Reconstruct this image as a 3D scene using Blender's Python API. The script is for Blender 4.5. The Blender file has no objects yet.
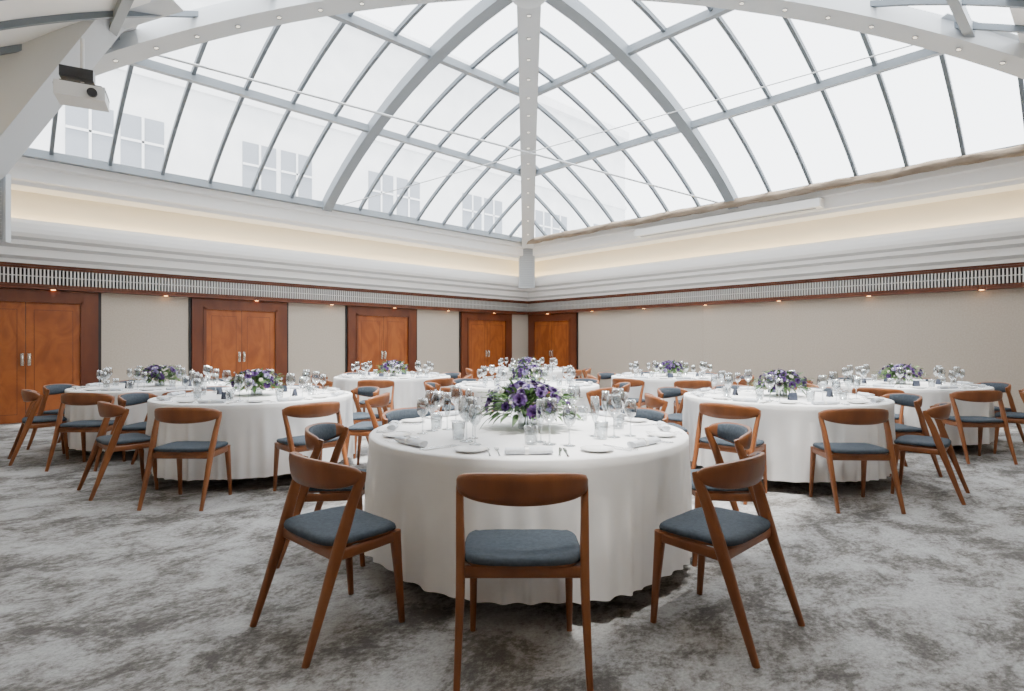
import bpy, math, random
from mathutils import Vector, Matrix
random.seed(7)
S=bpy.context.scene
COL=S.collection

# ---------------------------------------------------------------- helpers
SF,CF=0.688,0.725
CX,CY,CZ=-5.40,-5.36,1.27
def c2r(X,d):
    return (CX+CF*X+SF*d, CY-SF*X+CF*d)
YAW=math.atan2(-SF,CF)

class MB:
    def __init__(s): s.v=[];s.f=[];s.m=[];s.s=[]
    def add(s,vs,fs,mat=0,smooth=False):
        o=len(s.v); s.v+= [tuple(v) for v in vs]
        for f in fs:
            s.f.append(tuple(i+o for i in f)); s.m.append(mat); s.s.append(smooth)
    def app(s,o,M,mmap=None):
        b=len(s.v); s.v+=[tuple(M@Vector(v)) for v in o.v]
        s.f+=[tuple(i+b for i in f) for f in o.f]
        s.m+=[(mmap[m] if mmap else m) for m in o.m]; s.s+=o.s
    def box(s,a,b,mat=0):
        x0,y0,z0=a;x1,y1,z1=b
        s.add([(x0,y0,z0),(x1,y0,z0),(x1,y1,z0),(x0,y1,z0),(x0,y0,z1),(x1,y0,z1),(x1,y1,z1),(x0,y1,z1)],
          [(0,3,2,1),(4,5,6,7),(0,1,5,4),(1,2,6,5),(2,3,7,6),(3,0,4,7)],mat)
    def rings(s,rs,mat=0,smooth=True,cap=True,closed=True):
        n=len(rs[0]); vs=[p for r in rs for p in r]; fs=[]
        for i in range(len(rs)-1):
            for j in range(n if closed else n-1):
                k=(j+1)%n
                fs.append((i*n+j,i*n+k,(i+1)*n+k,(i+1)*n+j))
        s.add(vs,fs,mat,smooth)
        if cap and closed:
            s.add(rs[0],[tuple(range(n))[::-1]],mat); s.add(rs[-1],[tuple(range(n))],mat)
    def lathe(s,prof,n=24,mat=0,c=(0,0,0),smooth=True):
        rs=[[(c[0]+r*math.cos(2*math.pi*j/n),c[1]+r*math.sin(2*math.pi*j/n),c[2]+z) for j in range(n)] for r,z in prof]
        s.rings(rs,mat,smooth,cap=False)
    def tube(s,pts,rad,n=10,mat=0,side=None,smooth=True):
        rs=[]
        P=[Vector(p) for p in pts]
        for i,p in enumerate(P):
            t=(P[min(i+1,len(P)-1)]-P[max(i-1,0)]).normalized()
            sd=Vector(side) if side else (Vector((0,0,1)).cross(t) if abs(t.z)<.95 else Vector((1,0,0)))
            sd=(sd-t*sd.dot(t)).normalized(); up=t.cross(sd)
            a,b=rad[i] if isinstance(rad,list) else rad
            r=[]
            for j in range(n):
                an=2*math.pi*(j+.5)/n; c_,s_=math.cos(an),math.sin(an)
                if n!=4:
                    e=.6; c_=math.copysign(abs(c_)**e,c_); s_=math.copysign(abs(s_)**e,s_)
                else: c_=math.copysign(1,c_); s_=math.copysign(1,s_)
                r.append(p+sd*a*c_+up*b*s_)
            rs.append(r)
        s.rings(rs,mat,smooth and n!=4)
    def mesh(s,name,mats):
        me=bpy.data.meshes.new(name); me.from_pydata(s.v,[],s.f)
        for m in mats: me.materials.append(m)
        me.polygons.foreach_set('material_index',s.m); me.polygons.foreach_set('use_smooth',s.s)
        me.update(); return me
def obj(name,me,loc=(0,0,0),rz=0,parent=None):
    o=bpy.data.objects.new(name,me); COL.objects.link(o); o.location=loc; o.rotation_euler=(0,0,rz)
    if parent: o.parent=parent
    return o

# ---------------------------------------------------------------- materials
def mat(name,col,rough=.5,metal=0,**k):
    m=bpy.data.materials.new(name); m.use_nodes=True; nt=m.node_tree; b=nt.nodes['Principled BSDF']
    b.inputs['Base Color'].default_value=(*col,1); b.inputs['Roughness'].default_value=rough; b.inputs['Metallic'].default_value=metal
    if 'em' in k:
        b.inputs['Emission Color'].default_value=(*k['em'],1); b.inputs['Emission Strength'].default_value=k['es']
    if 'spec' in k: b.inputs['Specular IOR Level'].default_value=k['spec']
    return m
def noisy(name,c1,c2,scale=5,detail=6,rough=.5,stretch=(1,1,1),bump=0,bscale=None,lo=.35,hi=.65,dist=0,spec=.5):
    m=mat(name,c1,rough,spec=spec); nt=m.node_tree; N=nt.nodes; L=nt.links; b=N['Principled BSDF']
    tc=N.new('ShaderNodeTexCoord'); mp=N.new('ShaderNodeMapping'); mp.inputs['Scale'].default_value=stretch
    L.new(tc.outputs['Object'],mp.inputs['Vector'])
    n=N.new('ShaderNodeTexNoise'); n.inputs['Scale'].default_value=scale; n.inputs['Detail'].default_value=detail; n.inputs['Distortion'].default_value=dist
    L.new(mp.outputs['Vector'],n.inputs['Vector'])
    r=N.new('ShaderNodeValToRGB'); r.color_ramp.elements[0].position=lo; r.color_ramp.elements[1].position=hi
    r.color_ramp.elements[0].color=(*c1,1); r.color_ramp.elements[1].color=(*c2,1)
    L.new(n.outputs['Fac'],r.inputs['Fac']); L.new(r.outputs['Color'],b.inputs['Base Color'])
    if bump:
        n2=N.new('ShaderNodeTexNoise'); n2.inputs['Scale'].default_value=bscale or scale*4; n2.inputs['Detail'].default_value=4
        L.new(mp.outputs['Vector'],n2.inputs['Vector'])
        bp=N.new('ShaderNodeBump'); bp.inputs['Strength'].default_value=bump; bp.inputs['Distance'].default_value=.01
        L.new(n2.outputs['Fac'],bp.inputs['Height']); L.new(bp.outputs['Normal'],b.inputs['Normal'])
    return m
def glassmat(name,tint=(1,1,1),gl=.12,edge=.35,rough=.02):
    m=bpy.data.materials.new(name); m.use_nodes=True; nt=m.node_tree; N=nt.nodes; L=nt.links
    N.remove(N['Principled BSDF']); out=N['Material Output']
    t=N.new('ShaderNodeBsdfTransparent'); t.inputs[0].default_value=(*tint,1)
    g=N.new('ShaderNodeBsdfGlossy'); g.inputs['Roughness'].default_value=rough
    lw=N.new('ShaderNodeLayerWeight'); lw.inputs['Blend'].default_value=edge
    mr=N.new('ShaderNodeMapRange'); mr.inputs['To Min'].default_value=gl*.3; mr.inputs['To Max'].default_value=min(1,gl*5)
    mx=N.new('ShaderNodeMixShader')
    L.new(lw.outputs['Facing'],mr.inputs['Value']); L.new(mr.outputs['Result'],mx.inputs[0])
    L.new(t.outputs[0],mx.inputs[1]); L.new(g.outputs[0],mx.inputs[2]); L.new(mx.outputs[0],out.inputs[0])
    return m
M_white=mat('white_paint',(.78,.77,.755),.6)
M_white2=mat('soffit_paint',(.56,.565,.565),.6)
M_cream=mat('recess_cove_wash',(.84,.77,.62),.7)  # recess face: the cove's warm light wash put into its colour
M_wall=noisy('wall_fabric',(.40,.345,.285),(.44,.385,.32),40,4,.85,bump=.15,bscale=300)
M_hip=mat('white_steel',(.50,.525,.55),.4)
M_steel=mat('grey_steel',(.22,.25,.28),.4)
M_bar=mat('glazing_bar_grey',(.13,.155,.18),.45)
M_skyglass=glassmat('skylight_glass',(.95,.97,.99),.05,.2)
M_glass=glassmat('clear_glass',(.86,.88,.89),.16,.5)
M_wood=noisy('chair_beech_wood',(.175,.056,.017),(.26,.090,.029),6,6,.36,(1,1,.25),)
M_doorw=noisy('door_burl_wood',(.20,.047,.008),(.30,.082,.015),3.5,8,.40,(1,1,.5),dist=1.5)
M_frame=noisy('door_frame_wood',(.085,.020,.007),(.13,.033,.010),4,6,.38,(1,1,.3))
M_dark=mat('dark_reveal',(.012,.01,.009),.5)
M_back=mat('grille_back',(.07,.07,.07),.6)
M_seat=noisy('seat_upholstery',(.044,.056,.071),(.062,.077,.095),60,3,.8,bump=.2,bscale=400,spec=.2)
M_cloth=noisy('tablecloth_linen',(.83,.825,.82),(.87,.865,.86),5,3,.85,bump=.10,bscale=12,spec=.15)
M_metal=mat('polished_steel',(.75,.75,.76),.18,1)
M_slat=mat('grille_steel',(.62,.61,.59),.35,.5)
M_brass=mat('handle_metal',(.7,.68,.62),.25,1)
M_china=mat('white_china',(.85,.85,.84),.15)
M_nap=noisy('napkin_linen',(.58,.61,.66),(.70,.73,.77),30,3,.9)
M_napd=noisy('menu_card_slate',(.03,.04,.065),(.05,.06,.09),30,3,.6)
M_leaf=noisy('leaf_green',(.025,.075,.015),(.07,.15,.035),12,3,.55)
M_leaf2=noisy('fern_green',(.065,.15,.03),(.12,.21,.06),12,3,.6)
M_purple=noisy('petal_purple',(.035,.010,.080),(.10,.035,.18),14,3,.6)
M_lav=noisy('petal_lavender',(.22,.17,.38),(.38,.33,.53),14,3,.6)
M_ivory=noisy('petal_ivory',(.75,.72,.60),(.85,.83,.75),14,3,.6)
M_stem=mat('stem_green',(.06,.14,.03),.6)
M_cove=mat('cove_light',(1,.8,.5),.5,em=(1,.80,.50),es=18)
M_spot=mat('spot_lamp',(1,.95,.85),.3,em=(1,.9,.75),es=1.2)
M_warm=mat('warm_downlight',(1,.6,.3),.3,em=(1,.45,.15),es=14)
M_shade=noisy('rolled_sunblind_fabric',(.17,.13,.095),(.25,.20,.15),3,5,.9,(1,1,2),bump=.6,bscale=10)
M_grey=mat('speaker_grey',(.36,.38,.40),.6)
M_black=mat('black_plastic',(.02,.02,.022),.4)
M_fac=noisy('rendered_facade',(.66,.67,.68),(.73,.735,.74),1.5,4,.9)
M_fwin=mat('facade_window_glass',(.24,.26,.29),.4)

def carpet():
    m=mat('distressed_carpet',(.4,.4,.4),.95,spec=.1); nt=m.node_tree;N=nt.nodes;L=nt.links;b=N['Principled BSDF']
    tc=N.new('ShaderNodeTexCoord'); mp=N.new('ShaderNodeMapping'); mp.inputs['Rotation'].default_value=(0,0,-YAW); mp.inputs['Scale'].default_value=(.85,1.2,1)
    L.new(tc.outputs['Object'],mp.inputs['Vector'])
    def noise(sc,de,ro,di=0,src=mp):
        n=N.new('ShaderNodeTexNoise'); n.inputs['Scale'].default_value=sc;n.inputs['Detail'].default_value=de;n.inputs['Roughness'].default_value=ro;n.inputs['Distortion'].default_value=di
        L.new(src.outputs['Vector'],n.inputs['Vector']); return n
    def ramp(src,stops):
        r=N.new('ShaderNodeValToRGB'); cr=r.color_ramp
        while len(cr.elements)<len(stops): cr.elements.new(.5)
        for e,(p,c) in zip(cr.elements,stops): e.position=p; e.color=(*c,1)
        L.new(src,r.inputs['Fac']); return r
    def math_(op,a,b_):
        x=N.new('ShaderNodeMath'); x.operation=op
        for i,v in enumerate((a,b_)):
            if isinstance(v,(int,float)): x.inputs[i].default_value=v
            else: L.new(v,x.inputs[i])
        return x.outputs[0]
    n1=noise(2.4,15,.74,.35); n2=noise(30,6,.75)
    f=math_('ADD',math_('MULTIPLY',n1.outputs['Fac'],.70),math_('MULTIPLY',n2.outputs['Fac'],.30))
    a=ramp(f,[(.42,(.125,.117,.110)),(.468,(.205,.195,.184)),(.50,(.315,.307,.297)),(.545,(.405,.403,.398)),(.62,(.49,.49,.49))])
    c2=ramp(noise(70,4,.7).outputs['Fac'],[(.35,(.74,.74,.74)),(.6,(1.0,1.0,1.0))])
    y=N.new('ShaderNodeMix'); y.data_type='RGBA'; y.blend_type='MULTIPLY'; y.inputs[0].default_value=1
    L.new(a.outputs[0],y.inputs[6]); L.new(c2.outputs[0],y.inputs[7]); L.new(y.outputs[2],b.inputs['Base Color'])
    n3=noise(220,2,.5); bp=N.new('ShaderNodeBump'); bp.inputs['Strength'].default_value=.35; bp.inputs['Distance'].default_value=.01
    L.new(n3.outputs['Fac'],bp.inputs['Height']); L.new(bp.outputs['Normal'],b.inputs['Normal'])
    return m
M_carpet=carpet()

# ---------------------------------------------------------------- room shell
Lw=6.95
b=MB(); b.box((-Lw-.3,-Lw-.3,-.1),(Lw+.3,Lw+.3,0)); obj('floor',b.mesh('floor',[M_carpet]))
WT=2.66
for nm,a,c in (('wall_north',(-Lw-.2,Lw,0),(Lw+.2,Lw+.2,WT)),('wall_east',(Lw,-Lw,0),(Lw+.2,Lw,WT)),
               ('wall_south',(-Lw-.2,-Lw-.2,0),(Lw+.2,-Lw,WT)),('wall_west',(-Lw-.2,-Lw,0),(-Lw,Lw,WT))):
    b=MB(); b.box(a,c); obj(nm,b.mesh(nm,[M_wall]))
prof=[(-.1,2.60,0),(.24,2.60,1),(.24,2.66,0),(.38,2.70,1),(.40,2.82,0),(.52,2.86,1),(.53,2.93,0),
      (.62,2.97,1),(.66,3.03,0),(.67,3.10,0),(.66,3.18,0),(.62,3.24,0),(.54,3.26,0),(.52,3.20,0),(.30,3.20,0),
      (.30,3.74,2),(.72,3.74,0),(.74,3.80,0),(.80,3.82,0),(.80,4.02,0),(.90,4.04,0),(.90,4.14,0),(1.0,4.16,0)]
b=MB()
for k in range(len(prof)-1):
    (i0,z0,_),(i1,z1,mm)=prof[k],prof[k+1]
    h0,h1=Lw-i0,Lw-i1
    sq0=[(-h0,-h0,z0),(h0,-h0,z0),(h0,h0,z0),(-h0,h0,z0)]; sq1=[(-h1,-h1,z1),(h1,-h1,z1),(h1,h1,z1),(-h1,h1,z1)]
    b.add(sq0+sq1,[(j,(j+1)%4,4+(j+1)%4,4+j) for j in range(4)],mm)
h0,h1=Lw+.3,Lw-.9
sq0=[(-h0,-h0,2.6),(h0,-h0,2.6),(h0,h0,2.6),(-h0,h0,2.6)]; sq1=[(-h0,-h0,4.3),(h0,-h0,4.3),(h0,h0,4.3),(-h0,h0,4.3)]; sq2=[(-h1,-h1,4.3),(h1,-h1,4.3),(h1,h1,4.3),(-h1,h1,4.3)]
b.add(sq0+sq1+sq2,[(j,(j+1)%4,4+(j+1)%4,4+j) for j in range(4)]+[(4+j,4+(j+1)%4,8+(j+1)%4,8+j) for j in range(4)],0)
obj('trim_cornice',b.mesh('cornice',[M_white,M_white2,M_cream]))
b=MB(); h=Lw-.42
for (a,c) in (((-h,h-.02,3.205),(h,h+.02,3.225)),((-h,-h-.02,3.205),(h,-h+.02,3.225)),((h-.02,-h,3.205),(h+.02,h,3.225)),((-h-.02,-h,3.205),(-h+.02,h,3.225))):
    b.box(a,c)
obj('cove_light_strip',b.mesh('cove_strip',[M_cove]))

def grille(name,rz):
    b=MB(); y=Lw
    b.box((-Lw,y-.16,2.53),(Lw,y,2.60),0); b.box((-Lw,y-.19,2.565),(Lw,y,2.60),0)
    b.box((-Lw,y-.16,2.20),(Lw,y,2.275),0); b.box((-Lw,y-.18,2.255),(Lw,y,2.28),0)
    b.box((-Lw,y-.06,2.28),(Lw,y,2.53),1)
    x=-Lw+.02
    while x<Lw-.02:
        b.box((x,y-.15,2.282),(x+.022,y-.11,2.528),2); x+=.05
    b.box((-Lw,y-.155,2.40),(Lw,y-.145,2.415),2)
    x=-Lw+.9
    while x<Lw:
        b.lathe([(0,0),(.03,0),(.035,.004)],12,3,(x,y-.09,2.196)); x+=1.65
    obj(name,b.mesh(name,[M_frame,M_back,M_slat,M_warm]),rz=rz)
for i,rz in enumerate((0,-math.pi/2,math.pi,math.pi/2)): grille('trim_%d'%(i+1),rz)

def skirt(name,rz,gaps):
    b=MB(); x=-Lw
    for a,c in sorted(gaps)+[(Lw,Lw)]:
        if a>x: b.box((x,Lw-.015,0),(a,Lw,.11),0)
        x=c
    obj(name,b.mesh(name,[M_dark]),rz=rz)
doorsN=[(-5.72,-3.78),(-2.30,-.46),(.97,2.86),(4.33,6.22)]
skirt('baseboard_north',0,doorsN); skirt('baseboard_east',-math.pi/2,[(-6.87,-5.0)])
skirt('baseboard_south',math.pi,[]); skirt('baseboard_west',math.pi/2,[])

def door(idx,x0,x1,rz):
    b=MB(); y=Lw-.002; T=2.195; fw=.22
    b.box((x0,y-.06,0),(x0+fw,y,T),0); b.box((x1-fw,y-.06,0),(x1,y,T),0); b.box((x0+fw,y-.06,T-.19),(x1-fw,y,T),0)
    b.box((x0+fw-.02,y-.075,0),(x0+fw+.03,y-.01,T-.17),0); b.box((x1-fw-.03,y-.075,0),(x1-fw+.02,y-.01,T-.17),0); b.box((x0+fw-.02,y-.075,T-.21),(x1-fw+.02,y-.01,T-.16),0)
    b.box((x0-.05,y-.012,0),(x0,y,2.2),1); b.box((x1,y-.012,0),(x1+.05,y,2.2),1)
    a,c=x0+fw+.03,x1-fw-.03; m=(a+c)/2
    for l,r in ((a,m-.004),(m+.004,c)):
        b.box((l,y-.035,.01),(r,y-.005,T-.21),2)
        p0,p1=l+.10,r-.10
        for q in (((p0,y-.0365,.14),(p1,y-.034,.148)),((p0,y-.0365,T-.34),(p1,y-.034,T-.332)),((p0,y-.0365,.14),(p0+.008,y-.034,T-.332)),((p1-.008,y-.0365,.14),(p1,y-.034,T-.332))):
            b.box(*q,0)
    b.box((m-.006,y-.034,.01),(m+.006,y-.004,T-.21),1)
    for s_ in (-1,1):
        xx=m+s_*.045
        b.box((xx-.022,y-.042,.94),(xx+.022,y-.034,1.14),3)
        b.tube([(xx,y-.04,.97),(xx,y-.075,.975),(xx,y-.08,1.04),(xx,y-.075,1.105),(xx,y-.04,1.11)],(.009,.009),8,3,side=(1,0,0))
    obj('door_%d'%idx,b.mesh('door',[M_frame,M_dark,M_doorw,M_brass]),rz=rz)
for i,(a,c) in enumerate(doorsN): door(i+1,a,c,0)
door(5,-6.87,-5.0,-math.pi/2)
b=MB()
for q in (3.2,1.2,-.8,-2.8,-4.8):
    b.box((Lw-.003,q-.002,.11),(Lw,q+.002,2.2),0)
obj('trim_5',b.mesh('wall_panel_joints',[mat('joint',(.34,.29,.24),.8)]))

# ---------------------------------------------------------------- glazed vault
G=6.0; Z0=4.20; RISE=2.02
def F(t): t=max(0,min(1,t)); return (1-(1-t)**2)**.95
def zv(p,q): return Z0+RISE*F(min(G-abs(p),G-abs(q))/G)
us=[G*(i/24)**1.15 for i in range(25)]
def R(rz,v):
    c,s_=math.cos(rz),math.sin(rz); return (v[0]*c-v[1]*s_,v[0]*s_+v[1]*c,v[2])
sides=[0,-math.pi/2,math.pi,math.pi/2]
for k,rz in enumerate(sides):
    b=MB()
    lim={0:0,1:0,2:1.5,3:2.2}[k]
    for i in range(24):
        u0,u1=us[i],us[i+1]; z0,z1=Z0+RISE*F(u0/G)+.04,Z0+RISE*F(u1/G)+.04
        mm=1 if u1<=lim else 0
        b.add([R(rz,v) for v in ((-(G-u0),G-u0,z0),(G-u0,G-u0,z0),(G-u1,G-u1,z1),(-(G-u1),G-u1,z1))],[(0,1,2,3)],mm,True)
    obj('window_%d'%(k+1),b.mesh('skylight_panes',[M_skyglass,M_white]))
b=MB()
for k,rz in enumerate(sides):
    for j in range(-7,8):
        s_=j*.75; um=G-abs(s_)
        n=14; pts=[]
        for i in range(n+1):
            u=um*(i/n)**1.2
            pts.append(R(rz,(s_,G-u,Z0+RISE*F(u/G)-(.05 if j==0 else 0))))
        w=(.10,.09) if j==0 else (.026,.035)
        b.tube(pts,w,4,1 if j==0 else 2,side=R(rz,(1,0,0)))
    for u,w,h in ((1.9,.05,.06),(3.85,.05,.06)):
        z=Z0+RISE*F(u/G)-.04
        b.tube([R(rz,(-(G-u),G-u,z)),R(rz,(G-u,G-u,z))],(w,h),4,1)
    b.tube([R(rz,(-G-.05,G,Z0)),R(rz,(G+.05,G,Z0))],(.07,.06),4,1)
b2=MB()
for sx,sy in ((1,1),(1,-1),(-1,1),(-1,-1)):
    pts=[]; n=24
    for i in range(n+1):
        u=G*(i/n)**1.2; pts.append((sx*(G-u),sy*(G-u),Z0+RISE*F(u/G)-.09))
    sd=Vector((sx,-sy,0)).normalized()
    b2.tube(pts,(.17,.12),4,0,side=sd)
    for i in range(1,15):
        u=.4*i; z=Z0+RISE*F(u/G)-.09
        du=.05; t=Vector((-sx*1.0,-sy*1.0,RISE*(F((u+du)/G)-F((u-du)/G))/(2*du))).normalized()
        up=t.cross(sd); 
        if up.z>0: up=-up
        c=Vector((sx*(G-u),sy*(G-u),z))+up*.124
        ring=[c+(sd*math.cos(a)+t*math.sin(a))*.035 for a in [2*math.pi*x/12 for x in range(12)]]
        ring2=[p+up*.012 for p in ring]
        b2.rings([ring,ring2],1,True,cap=False)
        ring3=[c+up*.008+(p-c)*.75 for p in ring]
        b2.add(ring3,[tuple(range(12))],2)
b2.lathe([(0,-.34),(.20,-.34),(.24,-.31),(.24,-.02),(0,-.02)],24,0,(0,0,Z0+RISE))
obj('skylight_ribs',b.mesh('ribs',[M_hip,M_steel,M_bar]))
obj('skylight_hip_beams',b2.mesh('hips',[M_hip,M_steel,M_spot]))
b=MB()
b.tube([(-4.05,4.05,5.40),(5.95,.3,4.25)],(.016,.016),8,0)
b.tube([(4.05,-4.05,5.40),(.3,5.95,4.25)],(.008,.008),8,0)
obj('tie_rod',b.mesh('rods',[M_hip]))

def brace(name,edge,dn,df):
    xs=[edge[0][0]+(edge[-1][0]-edge[0][0])*i/20 for i in range(21)]
    low=[];up=[]
    for x in xs:
        for a,c in zip(edge[:-1],edge[1:]):
            if min(a[0],c[0])-1e-6<=x<=max(a[0],c[0])+1e-6:
                zl=a[1]+(c[1]-a[1])*(x-a[0])/(c[0]-a[0]); break
        p,q=c2r(x,(dn+df)/2); zu=max(zv(p,q)+.02,Z0-.02); zl=min(zl,zu-.01)
        low.append((x,zl)); up.append((x,zu))
    b=MB(); rs=[]
    for (x,zl),(x2,zu) in zip(low,up):
        a=c2r(x,dn); c=c2r(x,df)
        rs.append([(a[0],a[1],zl),(c[0],c[1],zl),(c[0],c[1],zu),(a[0],a[1],zu)])
    b.rings(rs,0,False); obj(name,b.mesh(name,[M_hip]))
brace('corner_brace',[(-8.0,3.3),(-6.6,3.3),(-4.2,6.25)],6.9,7.3)
brace('corner_brace',[(8.2,3.4),(6.75,4.9),(5.5,6.25)],7.2,7.6)

b=MB(); rs=[]
n=90
for i in range(n+1):
    q=5.9-11.8*i/n
    r=[]
    for j in range(14):
        a=2*math.pi*j/14
        rr=.075+.010*math.sin(i*1.3+j)+.010*math.sin(i*.37+2*j)+random.uniform(-.003,.003)
        r.append((5.84+rr*.8*math.cos(a),q,4.16-.01*math.sin(i*.5)+rr*math.sin(a)))
    rs.append(r)
b.rings(rs,0,True); obj('rolled_sunblind',b.mesh('rolled_sunblind',[M_shade]))
b=MB(); b.box((5.90,-1.66,3.83),(6.14,2.37,3.99),0); b.box((5.98,-1.55,3.815),(6.04,2.26,3.832),1)
obj('projection_screen_case',b.mesh('screen_case',[M_white,M_grey]))
def speaker(name,loc,rz,w,h):
    b=MB(); b.box((-w/2,-.02,0),(w/2,.06,h),0); b.box((-w/2+.03,-.03,.03),(w/2-.03,-.02,h-.03),1)
    for i in range(int(h/.05)-1): b.box((-w/2+.04,-.034,.05+i*.05),(w/2-.04,-.03,.055+i*.05),0)
    obj(name,b.mesh(name,[M_hip,M_grey]),loc,rz)
p,q=c2r(.42,16.20); speaker('wall_speaker',(p,q,2.90),-math.pi/4,.46,1.15)
p,q=c2r(-7.0,7.45); speaker('wall_speaker',(p,q,2.62),YAW,.8,.90)
b=MB()
b.box((-.24,-.18,0),(.24,.18,.16),0); b.box((-.245,-.17,.11),(.245,.17,.13),1)
rs=[[(.12+.05*math.cos(a),y,.07+.05*math.sin(a)) for a in [2*math.pi*k/16 for k in range(16)]] for y in (-.18,-.215)]
b.rings(rs,1)
b.box((-.20,-.1,.16),(.20,.1,.20),1); b.tube([(0,0,.2),(0,0,.75)],(.02,.02),8,0)
b.box((-.20,-.12,.24),(.12,.05,.36),1)
p,q=c2r(-5.05,6.7); obj('projector',b.mesh('projector',[M_white2,M_black]),(p,q,4.12),YAW+.5)

# ---------------------------------------------------------------- outside
b=MB(); fy=12.6
b.box((-22,fy,-1),(20,fy+.4,12.4),0)
b.box((-22,fy-.25,12.2),(20,fy+.4,12.6),0); b.box((-22,fy-.1,8.5),(20,fy,8.7),0)
x=-20.5
while x<18:
    lv=5.6
    for k in range(2):
        a=x+k*1.15
        b.box((a,fy-.02,lv),(a+1.0,fy+.01,lv+1.8),1)
        b.box((a+.47,fy-.05,lv),(a+.53,fy-.02,lv+1.8),0); b.box((a,fy-.05,lv+1.1),(a+1,fy-.02,lv+1.16),0)
    b.box((x-.1,fy-.12,lv-.12),(x+2.25,fy,lv),0)
    x+=4.2
obj('neighbouring_building',b.mesh('building',[M_fac,M_fwin]))

# ---------------------------------------------------------------- chair
def chair_mesh():
    b=MB()
    rs=[];n=32
    RC=.118
    def ctr(a): return (.252*math.sin(a),-.025-RC*math.cos(a))
    for i in range(n+1):
        a=-math.radians(90)+math.radians(180)*i/n
        x,y=ctr(a); c=max(0,math.cos(a))
        nx,ny=math.sin(a)*RC,-math.cos(a)*.252
        l=math.hypot(nx,ny); nx/=l;ny/=l
        zt=.735+.050*c**.6; h=.050+.085*c**.8; zb=zt-h; th=.014
        lean=.02
        pts=[(-th*.55,zb),(th*.7,zb+.006),(th,zb+h*.3),(th,zt-h*.25),(th*.6,zt-.003),(-th*.5,zt),(-th,zt-h*.25),(-th,zb+h*.3)]
        rs.append([(x+nx*o+nx*lean*(z-zb)/.14*c,y+ny*o+ny*lean*(z-zb)/.14*c,z) for o,z in pts])
    b.rings(rs,0,True)
    rs=[]
    for i in range(n+1):
        a=-math.radians(60)+math.radians(120)*i/n
        x,y=ctr(a); c=math.cos(a)
        nx,ny=math.sin(a)*RC,-math.cos(a)*.252
        l=math.hypot(nx,ny); nx/=l;ny/=l
        zt=.735+.050*c**.6-.008; h=(.050+.085*c**.8)-.016; zb=zt-h
        e=min(1,min(i,n-i)/2+.15)
        pts=[(-.011,zb),(-.011,zt),(-.018-.008*e,zt-.01),(-.021-.010*e,zt-h*.5),(-.018-.008*e,zb+.01)]
        rs.append([(x+nx*o+nx*.02*(z-zb)/.14*c,y+ny*o+ny*.02*(z-zb)/.14*c,z) for o,z in pts])
    b.rings(rs,1,True)
    for s_ in (-1,1):
        b.tube([(s_*.242,-.270,0),(s_*.240,-.220,.14),(s_*.238,-.158,.32),(s_*.240,-.118,.44),(s_*.247,-.070,.59),(s_*.252,-.025,.70),(s_*.252,-.012,.733)],
               [(.012,.014),(.014,.018),(.017,.023),(.018,.027),(.016,.024),(.015,.021),(.011,.013)],12,0,side=(1,0,0))
        b.tube([(s_*.215,.215,0),(s_*.212,.200,.2),(s_*.208,.185,.38),(s_*.208,.183,.425)],[(.012,.013),(.016,.017),(.019,.024),(.019,.026)],12,0,side=(1,0,0))
        b.tube([(s_*.212,.19,.402),(s_*.222,.02,.398),(s_*.234,-.13,.398)],[(.011,.024)]*3,10,0,side=(1,0,0))
    b.tube([(-.205,.185,.402),(.205,.185,.402)],(.022,.011),10,0,side=(0,0,1))
    b.tube([(-.232,-.13,.398),(.232,-.13,.398)],(.024,.011),10,0,side=(0,0,1))
    def outl(k,z,sh=0):
        r=[]
        for j in range(48):
            a=2*math.pi*j/48; c,s2=math.cos(a),math.sin(a); e=.42
            x=(.238-.006*s2)*math.copysign(abs(c)**e,c)*k; y=.192*math.copysign(abs(s2)**e,s2)*k+.026
            r.append((x,y,z+ .006*abs(x/.23)**2-(.006 if y>.18 else 0)))
        return r
    b.rings([outl(.90,.415),outl(.95,.418),outl(.96,.428)],0,True)
    b.rings([outl(.95,.427),outl(.995,.432),outl(1.0,.441),outl(.985,.450),outl(.94,.457),outl(.8,.461),outl(.4,.459),outl(.05,.458)],1,True)
    return b.mesh('dining_chair',[M_wood,M_seat])
CH=chair_mesh()

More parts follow.
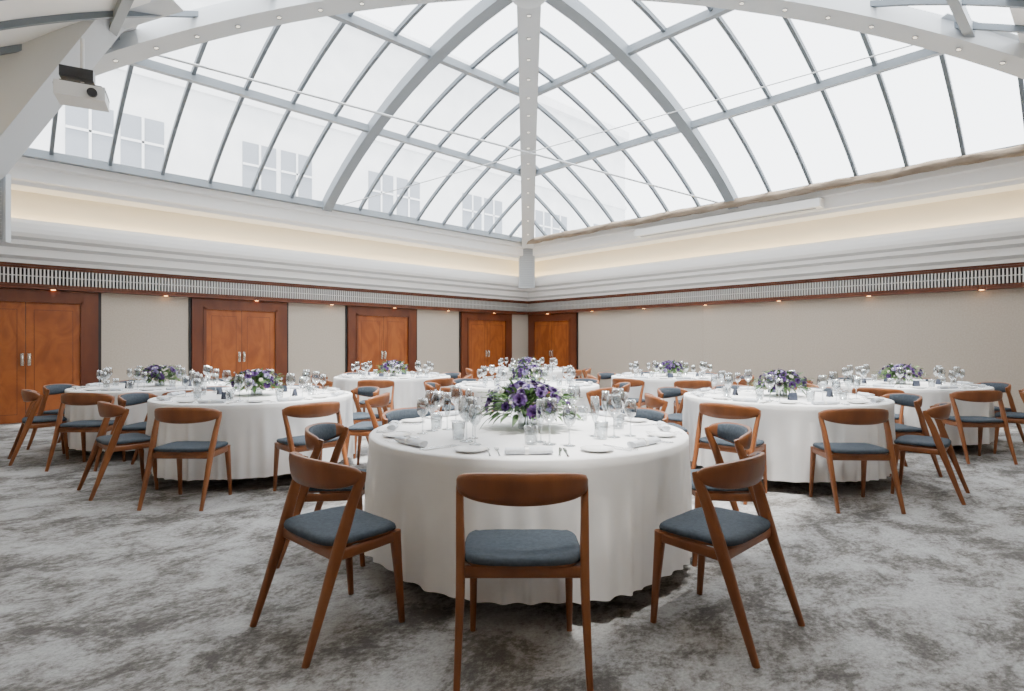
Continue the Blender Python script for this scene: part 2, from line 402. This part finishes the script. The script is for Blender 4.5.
# ---------------------------------------------------------------- table
TR=.945
def table_mesh(seed,hem=.115):
    rnd=random.Random(seed); b=MB(); N_=480
    folds=[]
    t=0
    while t<2*math.pi-.04:
        w=rnd.uniform(.07,.19); folds.append((t+w/2,w,rnd.uniform(.3,1.0),rnd.uniform(.0,.35))); t+=w
    def fold(t,f):
        v=0
        for c,w,a,st in folds:
            d=(t-c+math.pi)%(2*math.pi)-math.pi
            if abs(d)<w*.9: v+=a*math.exp(-(d/(w*.27))**2)*max(0,min(1,(f-st)/.35))
        return v
    prof=[(0,.76),(.3,.76),(.6,.76),(.8,.76),(TR-.02,.76),(TR-.006,.757),(TR,.75)]
    rs=[[(r*math.cos(2*math.pi*j/N_),r*math.sin(2*math.pi*j/N_),z) for j in range(N_)] for r,z in prof]
    K=16
    for i in range(1,K+1):
        f=i/K; ring=[]
        for j in range(N_):
            t=2*math.pi*j/N_
            a8=((t+math.pi/8)%(math.pi/4))-math.pi/8
            push=.028*math.exp(-(a8/.16)**2)*min(1,f*2)
            fo=fold(t,f)
            r=TR+.002+ .040*(.45+.55*f)*fo-push-.006*f
            hz=hem+.008*math.sin(2*t+seed)+.004*math.sin(5*t+seed)
            z=.75+(hz-.75)*f
            ring.append((r*math.cos(t),r*math.sin(t),z))
        rs.append(ring)
    b.rings(rs,0,True,cap=False)
    b.lathe([(0,.725),(TR-.03,.725),(TR-.03,.752),(0,.752)],48,1)
    for a in range(4):
        t=a*math.pi/2+math.pi/8
        c,s_=math.cos(t),math.sin(t)
        b.tube([(c*.48,s_*.48,0),(c*.46,s_*.46,.725)],(.018,.018),10,2)
        b.tube([(c*.48,s_*.48,.12),(c*.02,s_*.02,.12)],(.012,.012),8,2)
    return b.mesh('banquet_table',[M_cloth,M_frame,M_steel])

def glass_mb(kind):
    b=MB()
    if kind=='wine':
        o=[(0,0),(.036,.001),(.036,.003),(.006,.008),(.0045,.02),(.0045,.100),(.012,.112),(.034,.135),(.044,.162),(.045,.182),(.040,.215),(.034,.240)]
        i=[(.033,.240),(.039,.215),(.0435,.182),(.0425,.162),(.032,.137),(.004,.115)]
    elif kind=='white':
        o=[(0,0),(.032,.001),(.032,.003),(.006,.008),(.004,.02),(.004,.090),(.010,.099),(.027,.117),(.034,.142),(.034,.165),(.028,.205)]
        i=[(.027,.205),(.033,.165),(.033,.142),(.026,.119),(.004,.102)]
    elif kind=='flute':
        o=[(0,0),(.030,.001),(.030,.003),(.005,.008),(.004,.02),(.004,.075),(.012,.090),(.022,.130),(.025,.17),(.022,.225)]
        i=[(.021,.225),(.024,.17),(.021,.130),(.010,.092)]
    else:
        o=[(0,0),(.030,.001),(.032,.006),(.035,.05),(.037,.095)]
        i=[(.036,.095),(.034,.05),(.030,.010),(0,.008)]
    b.lathe(o+i,20,0); return b
G_w,G_s,G_t,G_f=glass_mb('wine'),glass_mb('white'),glass_mb('tumbler'),glass_mb('flute')
def napkin_mb():
    b=MB(); rs=[]
    for i in range(13):
        x=-.11+.22*i/12; r=[]
        for j in range(14):
            a=2*math.pi*j/14; rr=.022+.002*math.sin(3*a+i*.4)
            r.append((x+.004*math.sin(a*2),rr*1.25*math.cos(a),.0180+rr*.72*math.sin(a)))
        rs.append(r)
    b.rings(rs,0,True)
    b.tube([(-.02,0,.0185),(.0,0,.0185)],(.029,.0182),14,1,side=(0,1,0))
    return b
NAP=napkin_mb()
def fork_mb():
    b=MB(); b.tube([(0,-.10,.004),(0,-.03,.003),(0,.03,.005),(0,.05,.005)],[(.005,.0015),(.003,.0015),(.003,.0015),(.010,.0015)],8,0,side=(1,0,0))
    b.tube([(0,.048,.005),(0,.062,.004)],(.011,.0012),8,0,side=(1,0,0))
    for k in (-1,-.33,.33,1): b.tube([(k*.009,.06,.004),(k*.009,.10,.006)],(.0015,.0012),6,0,side=(1,0,0))
    return b
def knife_mb():
    b=MB(); b.tube([(0,-.11,.004),(0,-.02,.004)],[(.006,.003),(.0045,.003)],8,0,side=(1,0,0))
    b.tube([(0,-.02,.004),(.002,.03,.003),(.002,.09,.003),(-.002,.115,.003)],[(.005,.0012),(.009,.001),(.008,.001),(.001,.001)],8,0,side=(1,0,0)); return b
FORK,KNIFE=fork_mb(),knife_mb()
def plate_mb():
    b=MB(); b.lathe([(0,.004),(.045,.004),(.05,0),(.055,.003),(.080,.012),(.082,.014),(.079,.014),(.052,.007),(0,.006)],32,0); return b
PLATE=plate_mb()
def card_mb():
    b=MB(); b.add([(-.04,.0,0),(.04,.0,0),(.04,.015,.07),(-.04,.015,.07),(-.04,.035,0),(.04,.035,0)],[(0,1,2,3),(3,2,5,4)],0); return b
CARD=card_mb()
LAY=[('napkin',NAP,(-.02,.11),.0),('dinner_fork',FORK,(-.17,.16),0),('dinner_fork',FORK,(-.20,.16),0),('table_knife',KNIFE,(.13,.16),0),('table_knife',KNIFE,(.16,.16),0),
     ('side_plate',PLATE,(-.295,.20),0),('wine_glass',G_w,(.10,.37),0),('wine_glass',G_s,(.20,.33),0),('water_glass',G_t,(.0,.39),0),('champagne_flute',G_f,(.05,.46),0)]
MATS={'napkin':[M_nap,M_china],'dinner_fork':[M_metal],'table_knife':[M_metal],'side_plate':[M_china],'wine_glass':[M_glass],'water_glass':[M_glass],'champagne_flute':[M_glass]}
def setting_M(k,dx,dy,rot):
    t=math.pi/4*k-math.pi/2
    return Matrix.Rotation(t+math.pi/2,4,'Z')@Matrix.Translation((dx,-TR+dy,.7605))@Matrix.Rotation(rot,4,'Z')
GW,ST=MB(),MB()
for k in range(8):
    for nm,mb,(dx,dy),rt in LAY:
        M=setting_M(k,dx,dy,rt+random.uniform(-.1,.1))
        if nm=='champagne_flute': continue
        if 'glass' in nm: GW.app(mb,M)
        elif nm=='napkin': ST.app(mb,M,{0:0,1:2})
        elif nm=='side_plate': ST.app(mb,M,{0:2})
        else: ST.app(mb,M,{0:1})
    if k%2==0: ST.app(CARD,setting_M(k,-.1,.50,0),{0:3})
GWm=GW.mesh('glassware',[M_glass]); STm=ST.mesh('place_settings',[M_nap,M_metal,M_china,M_napd])

def flowers_mesh(seed):
    r=random.Random(seed); b=MB()
    b.lathe([(0,0),(.055,0),(.060,.004),(.062,.06),(.068,.14),(.066,.14),(.059,.06),(.055,.008),(0,.008)],24,5)
    def dirv(az,el): return Vector((math.cos(az)*math.cos(el),math.sin(az)*math.cos(el),math.sin(el)))
    base=Vector((0,0,.12))
    SX,SZ=1.40,.85
    def sp(d,R_): return base+Vector((d.x*R_*SX,d.y*R_*SX,d.z*R_*SZ))
    def stem(p0,p1):
        b.tube([p0,(p0+p1)/2+Vector((0,0,.02)),p1],(.0022,.0022),5,6)
    for i in range(10):
        a=r.uniform(0,6.28); stem(Vector((.03*math.cos(a),.03*math.sin(a),.01)),Vector((-.02*math.cos(a),-.02*math.sin(a),.15)))
    def leaf(p,d,L,w,m):
        d=d.normalized(); sd=d.cross(Vector((0,0,1)))
        if sd.length<.1: sd=Vector((1,0,0))
        sd=(sd.normalized()+Vector((0,0,r.uniform(-.6,.6)))).normalized(); up=sd.cross(d)
        vs=[];seg=5
        for i in range(seg+1):
            f=i/seg; c=p+d*L*f-Vector((0,0,1))*L*.35*f*f; ww=w*math.sin(math.pi*min(.98,f*.9+.08))
            vs+= [c-sd*ww+up*ww*.3,c,c+sd*ww+up*ww*.3]
        fs=[]
        for i in range(seg):
            for k in (0,1): fs.append((i*3+k,i*3+k+1,i*3+k+4,i*3+k+3))
        b.add(vs,fs,m,True)
    for i in range(220):
        az=r.uniform(0,6.28); el=r.uniform(-.25,1.2); d=dirv(az,el); R_=r.uniform(.07,.19)
        leaf(sp(d,R_),d+Vector((0,0,r.uniform(-.3,.2))),r.uniform(.05,.10),r.uniform(.010,.020),r.choice([0,0,1]))
    for i in range(26):
        az=r.uniform(0,6.28); el=r.uniform(-.1,.40); d=dirv(az,el); L=r.uniform(.28,.38)
        prev=base.copy()
        for s_ in range(1,11):
            f=s_/10; p=base+d*L*f+Vector((0,0,.03*math.sin(f*2.2)-.05*f*f)); 
            b.tube([prev,p],(.0015,.0015),4,6)
            if s_>2:
                sd=d.cross(Vector((0,0,1))).normalized()
                for q in (-1,1): leaf(p,d*.6+sd*q,.050*(1.15-f),.007,1)
            prev=p
    def bloom(c,d,R_,m,pet=3):
        d=d.normalized(); u=d.cross(Vector((0,0,1)))
        if u.length<.1: u=Vector((1,0,0))
        u.normalize(); v=d.cross(u)
        for ly in range(pet):
            f=ly/max(1,pet-1); n=5+ly*2; op=.25+.95*f
            for k in range(n):
                a=2*math.pi*k/n+ly*.5; o=u*math.cos(a)+v*math.sin(a); t=-u*math.sin(a)+v*math.cos(a)
                pts=[]
                W=R_*.55
                for (l,w) in ((.05,.25),(.5,.95),(.85,.9),(1.0,.35)):
                    cc=c+ (o*math.sin(op*l*1.3)+d*math.cos(op*l*1.1)*.6*l)*R_*l**.3
                    pts+= [cc-t*W*w*.5-o*W*.08,cc+o*W*.05,cc+t*W*w*.5-o*W*.08]
                fs=[]
                for i in range(3):
                    for q in (0,1): fs.append((i*3+q,i*3+q+1,i*3+q+4,i*3+q+3))
                b.add(pts,fs,m,True)
    NB=48
    for i in range(NB):
        az=i*2.399+r.uniform(-.2,.2); el=-.05+1.5*((i+.5)/NB)**.9; d=dirv(az,el); R_=r.uniform(.15,.19)
        c=sp(d,R_)
        m=r.choice([2,2,2,2,2,3,3,4]); stem(base,c); bloom(c,d,r.uniform(.032,.048) if m!=4 else r.uniform(.020,.030),m)
    for i in range(20):
        az=r.uniform(0,6.28); el=r.uniform(.1,1.2); d=dirv(az,el); c=sp(d,r.uniform(.20,.24)); stem(base,c)
        for k in range(4): bloom(c+Vector((r.uniform(-.012,.012),r.uniform(-.012,.012),r.uniform(-.03,.01))),d,.010,r.choice([3,3,4,2]),2)
    return b.mesh('flower_arrangement',[M_leaf,M_leaf2,M_purple,M_lav,M_ivory,M_glass,M_stem])
FL=[flowers_mesh(s_) for s_ in (3,11)]

T=[(.096,3.50),(-2.62,5.85),(2.72,5.75),(-4.45,7.2),(-1.98,9.5),(.2,7.55),(2.61,9.45),(5.15,7.55),(.35,12.3)]
tm=[table_mesh(s_) for s_ in (1,2,3)]
rnd=random.Random(5)
for ti,(X,d) in enumerate(T):
    p,q=c2r(X,d)
    obj('round_banquet_table',tm[ti%3],(p,q,0),YAW)
    fo=obj('flower_arrangement',FL[ti%2],(p,q,.7605),YAW+ti*.7)
    if ti: fo.scale=(.9,.9,.9)
    if ti==0:
        Mw=Matrix.Translation((p,q,0))@Matrix.Rotation(YAW,4,'Z')
        cache={}
        for k in range(8):
            for nm,mb,(dx,dy),rt in LAY:
                key=id(mb)
                if key not in cache: cache[key]=mb.mesh(nm,MATS[nm])
                M=Mw@setting_M(k,dx+rnd.uniform(-.008,.008),dy+rnd.uniform(-.008,.008),rt+rnd.uniform(-.12,.12))
                o=obj(nm,cache[key]); o.matrix_world=M
    else:
        obj('glassware_set',GWm,(p,q,0),YAW); obj('place_setting_group',STm,(p,q,0),YAW)
    for k in range(8):
        t=k*math.pi/4-math.pi/2
        rr=1.155+rnd.uniform(0,.05); jit=rnd.uniform(-.09,.09)
        if ti==0:
            rr=1.17; jit={1:-.02,7:.04}.get(k,0)
        lx,ly=X+rr*math.cos(t),d+rr*math.sin(t)
        if ti==0:
            if k==0: lx-=.055
            if k==1: lx+=.03; ly-=.06
            if k==7: lx-=.08; ly-=.06
        cp=c2r(lx,ly)
        obj('dining_chair',CH,(cp[0],cp[1],0),YAW+t+math.pi/2+jit)

# ---------------------------------------------------------------- light
w=bpy.data.worlds.new('sky'); S.world=w; w.use_nodes=True; nt=w.node_tree
bg=nt.nodes['Background']; bg.inputs[0].default_value=(.95,.975,1,1); bg.inputs[1].default_value=6.3
sun=bpy.data.lights.new('sun','SUN'); sun.energy=14; sun.angle=math.radians(7); sun.color=(1,.96,.90)
so=bpy.data.objects.new('sun',sun); COL.objects.link(so)
so.rotation_euler=Vector((.10,.18,-1)).to_track_quat('-Z','Y').to_euler()

cam=bpy.data.cameras.new('camera'); co=bpy.data.objects.new('camera',cam); COL.objects.link(co)
cam.lens=20.04; cam.sensor_width=36; cam.clip_start=.05
co.location=(CX,CY,CZ)
co.rotation_euler=(math.pi/2,0,YAW)
S.camera=co
